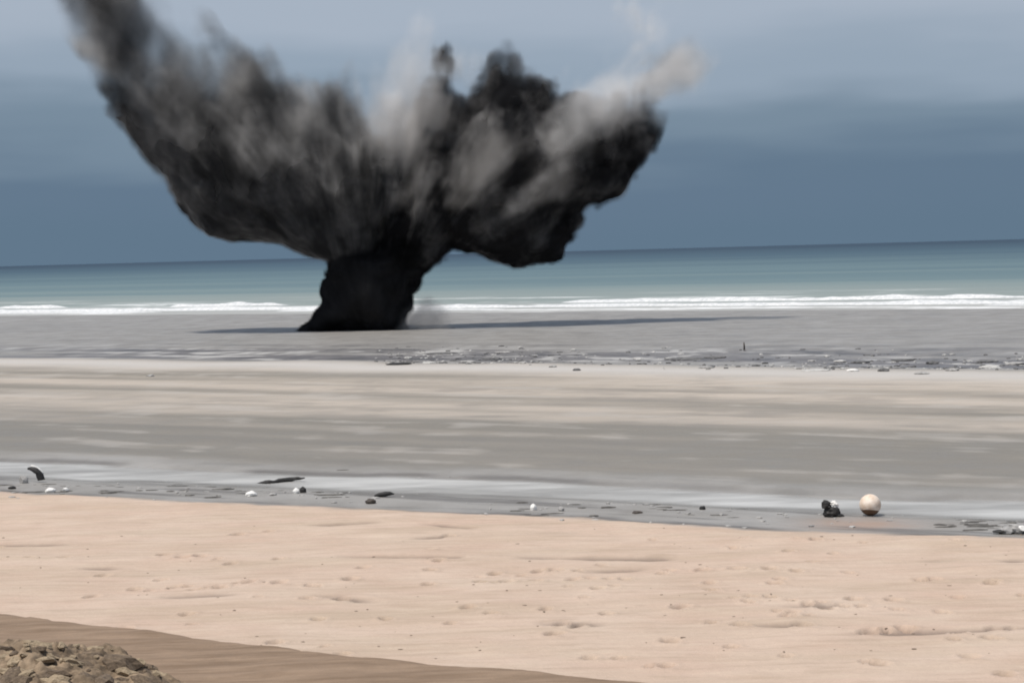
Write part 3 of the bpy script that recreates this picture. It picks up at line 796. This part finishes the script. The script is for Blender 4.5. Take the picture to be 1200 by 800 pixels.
# single stones in the runnel: px, py (base), half width, height px, material
STONES = [(59, 576, 6, 5, M_WHITE, 'bright white stone left of its smaller pale twin'), (77, 575, 4, 4, M_WHITE, 'small pale stone right of a bright white one'),
          (14, 572, 5, 3, M_DARK, 'low dark stone at the extreme left edge'),
          (294, 581, 7, 6, M_WHITE, 'white stone below the driftwood log'), (347, 578, 4.5, 6, M_WHITE, 'white stone touching a black one near the log end'),
          (355, 577, 4, 8, M_DARK, 'black stone touching a white one near the log end'), (377, 570, 4, 3, M_STONE, 'small grey stone right of the black and white stones'),
          (274, 567, 7, 3, M_DARK, 'flat dark weed clump left of the driftwood log'),
          (625, 597, 4.5, 7, M_WHITE, 'bright white stone in the middle of the runnel'), (658, 598, 3.8, 5, M_STONE, 'grey stone right of the bright middle one'),
          (747, 601, 6, 3, M_WOOD, 'flat brown stone right of the middle of the runnel'), (823, 597, 4, 5, M_DARK, 'small black stone left of the black bundle'),
          (637, 581, 11, 2, M_DARK, 'thin dark weed strand behind the bright middle stone'),
          (320, 580, 5, 3, M_STONE, 'low grey stone beneath the stub of the driftwood log')]
for k, (px, py, hw, hp, m_, lab) in enumerate(STONES):
    p, s = mscale(px, py)
    o = link('stone' if m_ is not M_DARK or hp > 3 else 'weed_clump', lump('stone', (hw * s, hw * s * .9, hp * s * .69), 1.7 * k + .4, 3, .3, facet=.25), m_)
    tag(o, lab, 'stone' if not o.name.startswith('weed') else 'seaweed').location = p
    o.rotation_euler = (0, 0, k * 1.3)

# rubble at the right end of the runnel
p, s = mscale(1186, 624)
b = empty('rubble_pile', p); tag(b, 'low pile of pinkish grey rubble at the right edge', 'rubble')
for k, (dx, dz, a, h, m_) in enumerate([(-14, 3, 9, 3, M_DARK), (-6, 0, 12, 7, M_STONE), (5, 2, 9, 9, M_STONE), (16, 0, 10, 8, M_STONE), (10, 7, 7, 5, M_WHITE), (1, -3, 8, 3, M_BROWN), (12, -3, 6, 4, M_WOOD), (24, 3, 9, 7, M_STONE)]):
    o = link('rubble_block', lump('rubble_block', (a * s, a * s * .8, h * s * .69), 3.1 * k + 8, 3, .3, facet=.35), m_, b)
    o.location = (dx * s, -dz * .02, max(0, dz) * s * .6); o.rotation_euler = (0, 0, k)

# ------------------------------------------------------------------ wrack along the far sand bar
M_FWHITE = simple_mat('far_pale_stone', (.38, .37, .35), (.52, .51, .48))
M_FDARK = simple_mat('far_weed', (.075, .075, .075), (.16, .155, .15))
M_BROWN2 = simple_mat('brown_speck', (.16, .12, .09), (.28, .215, .16))
M_WEED = simple_mat('wet_weed', (.05, .046, .04), (.13, .12, .105))
FAR = [(468, 427, 15, 3.2, M_DARK, 'black flat driftwood lying in front of the smoke column'), (478, 420, 5, 3, M_WHITE, 'white scrap just behind the black flat driftwood'),
       (503, 426, 8, 3, M_WHITE, 'pale flat stone right of the black flat driftwood'), (518, 414, 22, 1.6, M_DARK, 'dark weed strand right of the smoke column foot'),
       (548, 424, 9, 2.4, M_STONE, 'grey stone right of the pale flat one'), (577, 421, 12, 3, M_DARK, 'dark weed heap right of the smoke column'),
       (590, 413, 10, 1.8, M_STONE, 'long low grey stone beyond the weed heap'), (648, 430, 5, 3, M_STONE, 'small grey stone left of the small black one'),
       (676, 434, 5, 3, M_DARK, 'small black stone on the sand bar edge'), (672, 411, 4, 3, M_WHITE, 'small white scrap far out above the black stone'),
       (800, 421, 26, 2.4, M_DARK, 'long dark weed line left of the upright stick'), (838, 419, 14, 2, M_DARK, 'short dark weed patch under the upright stick'),
       (748, 421, 6, 2.5, M_WHITE, 'pale stone left of the long weed line'), (828, 431, 10, 2.4, M_STONE, 'grey flat stone in front of the weed line'),
       (1000, 435, 7, 4, M_WHITE, 'brightest white stone on the right of the sand bar'), (984, 424, 7, 3, M_WHITE, 'pale stone above the brightest white one'),
       (1008, 425, 12, 3, M_DARK, 'dark weed heap above the brightest white stone'), (1036, 435, 7, 5, M_DARK, 'black angular stone right of the brightest white one'),
       (1058, 422, 14, 2, M_DARK, 'thin dark weed right of the weed heap'), (1093, 426, 8, 4, M_DARK, 'dark rounded stone near the right end'),
       (1080, 438, 9, 3, M_STONE, 'grey stone in front of the dark rounded one'), (1116, 434, 8, 3, M_STONE, 'grey stone between two dark ones at right'),
       (1156, 424, 12, 3, M_DARK, 'dark weed mound near the right edge'), (1160, 432, 13, 5, M_WHITE, 'broad pale stone below the right weed mound'),
       (1190, 427, 11, 4, M_STONE, 'grey stone cut by the right edge'), (955, 434, 18, 2, M_WHITE, 'long pale sand coloured stone left of the brightest one'),
       (176, 441, 5, 3, M_STONE, 'lone grey pebble on the left part of the bar')]
for k, (px, py, hw, hp, m_, lab) in enumerate(FAR):
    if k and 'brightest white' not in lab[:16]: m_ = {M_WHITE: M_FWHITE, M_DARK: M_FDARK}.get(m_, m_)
    hp *= .8
    p, s = mscale(px, py)
    nm = 'weed_clump' if 'weed' in lab else 'driftwood_piece' if 'driftwood' in lab else 'scrap' if 'scrap' in lab else 'stone'
    o = link(nm, lump(nm, (hw * s, hw * s * .8, hp * s * .72), 2.3 * k + 20, 3, .4, 2.2, facet=.2), m_)
    tag(o, lab, {'weed_clump': 'seaweed', 'driftwood_piece': 'driftwood', 'scrap': 'scrap', 'stone': 'stone'}[nm]).location = p
for px, py, h, lab in [(872, 410, 9, 'thin upright stick standing in the far wet sand')]:
    p, s = mscale(px, py)
    tag(link('stick', tube('stick', [(0, 0, -.15), (.02, 0, h * s * .5), (-.01, .01, h * s)], [.05, .045, .03], 8, .2, px), M_WOOD), lab, 'stick').location = p

# scattered shell grit and wrack too fine to count
def scatter(name, boxes, m_, n, r0, r1, label):
    rg = np.random.default_rng(len(name) + n)
    V, Fq = [], []
    ico = bmesh.new(); bmesh.ops.create_icosphere(ico, subdivisions=1, radius=1)
    iv = np.array([v.co[:] for v in ico.verts]); ifc = np.array([[v.index for v in f.verts] for f in ico.faces]); ico.free()
    pos = []
    while len(pos) < n:
        x0, y0, x1, y1 = boxes[rg.integers(len(boxes))]
        px, py = rg.uniform(x0, x1), rg.uniform(y0, y1)
        p = ground(px, py); pos.append((p[0], p[1]))
    pos = np.array(pos); z, _ = height(pos[:, 0], pos[:, 1])
    for i in range(n):
        r = rg.uniform(r0, r1) * np.array([rg.uniform(.8, 2.6) * (2.2 if 'weed' in name else 1), rg.uniform(.8, 2.0), rg.uniform(.35, .7) * (.5 if 'weed' in name else 1)])
        q = iv * (1 + .5 * (rg.random((len(iv), 1)) - .5)) * r
        V.append(q + np.array([pos[i, 0], pos[i, 1], z[i] + r[2] * .4])); Fq.append(ifc + i * len(iv))
    tag(link(name, mesh_np(name, np.concatenate(V), np.concatenate(Fq), False), m_), label, kind='stuff')
farb = [(430, 405, 800, 434), (760, 408, 1200, 440), (930, 420, 1200, 440), (450, 412, 640, 432)]
scatter('dark_wrack', farb, M_FDARK, 300, .025, .10, 'fine dark wrack strewn over the far wet sand')
scatter('pale_shell_grit', farb, M_FWHITE, 200, .025, .09, 'fine pale shells strewn over the far wet sand')
scatter('sand_specks', [(0, 625, 1200, 720), (250, 700, 1200, 795)], M_BROWN2, 130, .008, .018, 'tiny brown shell and twig specks on the dry sand')
scatter('runnel_weed', [(0, 556, 560, 582), (200, 545, 420, 580), (560, 580, 900, 606), (1100, 596, 1200, 622), (0, 565, 200, 578)], M_WEED, 120, .02, .07, 'thin dark weed scraps strewn along the runnel')
scatter('runnel_grit', [(0, 555, 560, 588), (560, 585, 1200, 618)], M_STONE, 160, .015, .05, 'fine grey grit along the runnel')

# ------------------------------------------------------------------ heap of dug earth, lower left
hc = ground(36, 812, .60)
heap = empty('earth_heap', hc); tag(heap, 'heap of loose pale and dark earth clods in the lower left corner', 'earth heap')
HX, HY, HH = 1.75, 1.5, .54
def heap_z(x, y):
    r2 = (x / HX) ** 2 + (y / HY) ** 2
    return HH * np.clip(1 - r2, -.4, 1) ** 1.0 + .16 * (fbm(x / .4 + 9, y / .4, 3.3, 4) - .5) if False else HH * (np.clip(1 - r2, -.4, 1)) + .60 * (fbm(x / .5 + 9, y / .42, 3.3, 5, g=.62) - .5)
gx = np.linspace(-2.1, 2.1, 220); gy = np.linspace(-1.9, 1.9, 200)
HXX, HYY = np.meshgrid(gx, gy)
HZ = heap_z(HXX, HYY)
link('mound', mesh_np('mound', np.stack([HXX, HYY, HZ], -1).reshape(-1, 3), grid_quads(200, 220)), M_SOIL, heap)
protos = [[lump('clod', (1, .9, .75), 5.7 * k + j, 2, .7, 2.4, facet=.18) for k in range(5)] for j in range(2)]
for j, m_ in enumerate((M_CLOD, M_CLOD2)):
    for me in protos[j]: me.materials.append(m_)
rg = np.random.default_rng(5)
cnt = 0
while cnt < 290:
    x, y = rg.uniform(-1.9, 2.0), rg.uniform(-1.5, 1.3)
    rq = (x / HX) ** 2 + (y / HY) ** 2
    if rq > 1.12: continue
    o = link('clod', protos[0 if rg.random() < .55 else 1][rg.integers(5)], None, heap)
    r = .03 + .11 * rg.random() ** 1.8 * (1.5 if rg.random() < .2 else 1)
    o.location = (x, y, float(heap_z(np.array(x), np.array(y))) - r * .45)
    o.scale = (r * rg.uniform(.8, 1.7), r, r * rg.uniform(.6, 1.0)); o.rotation_euler = (rg.uniform(-.4, .4), rg.uniform(-.4, .4), rg.uniform(0, 6.3))
    cnt += 1
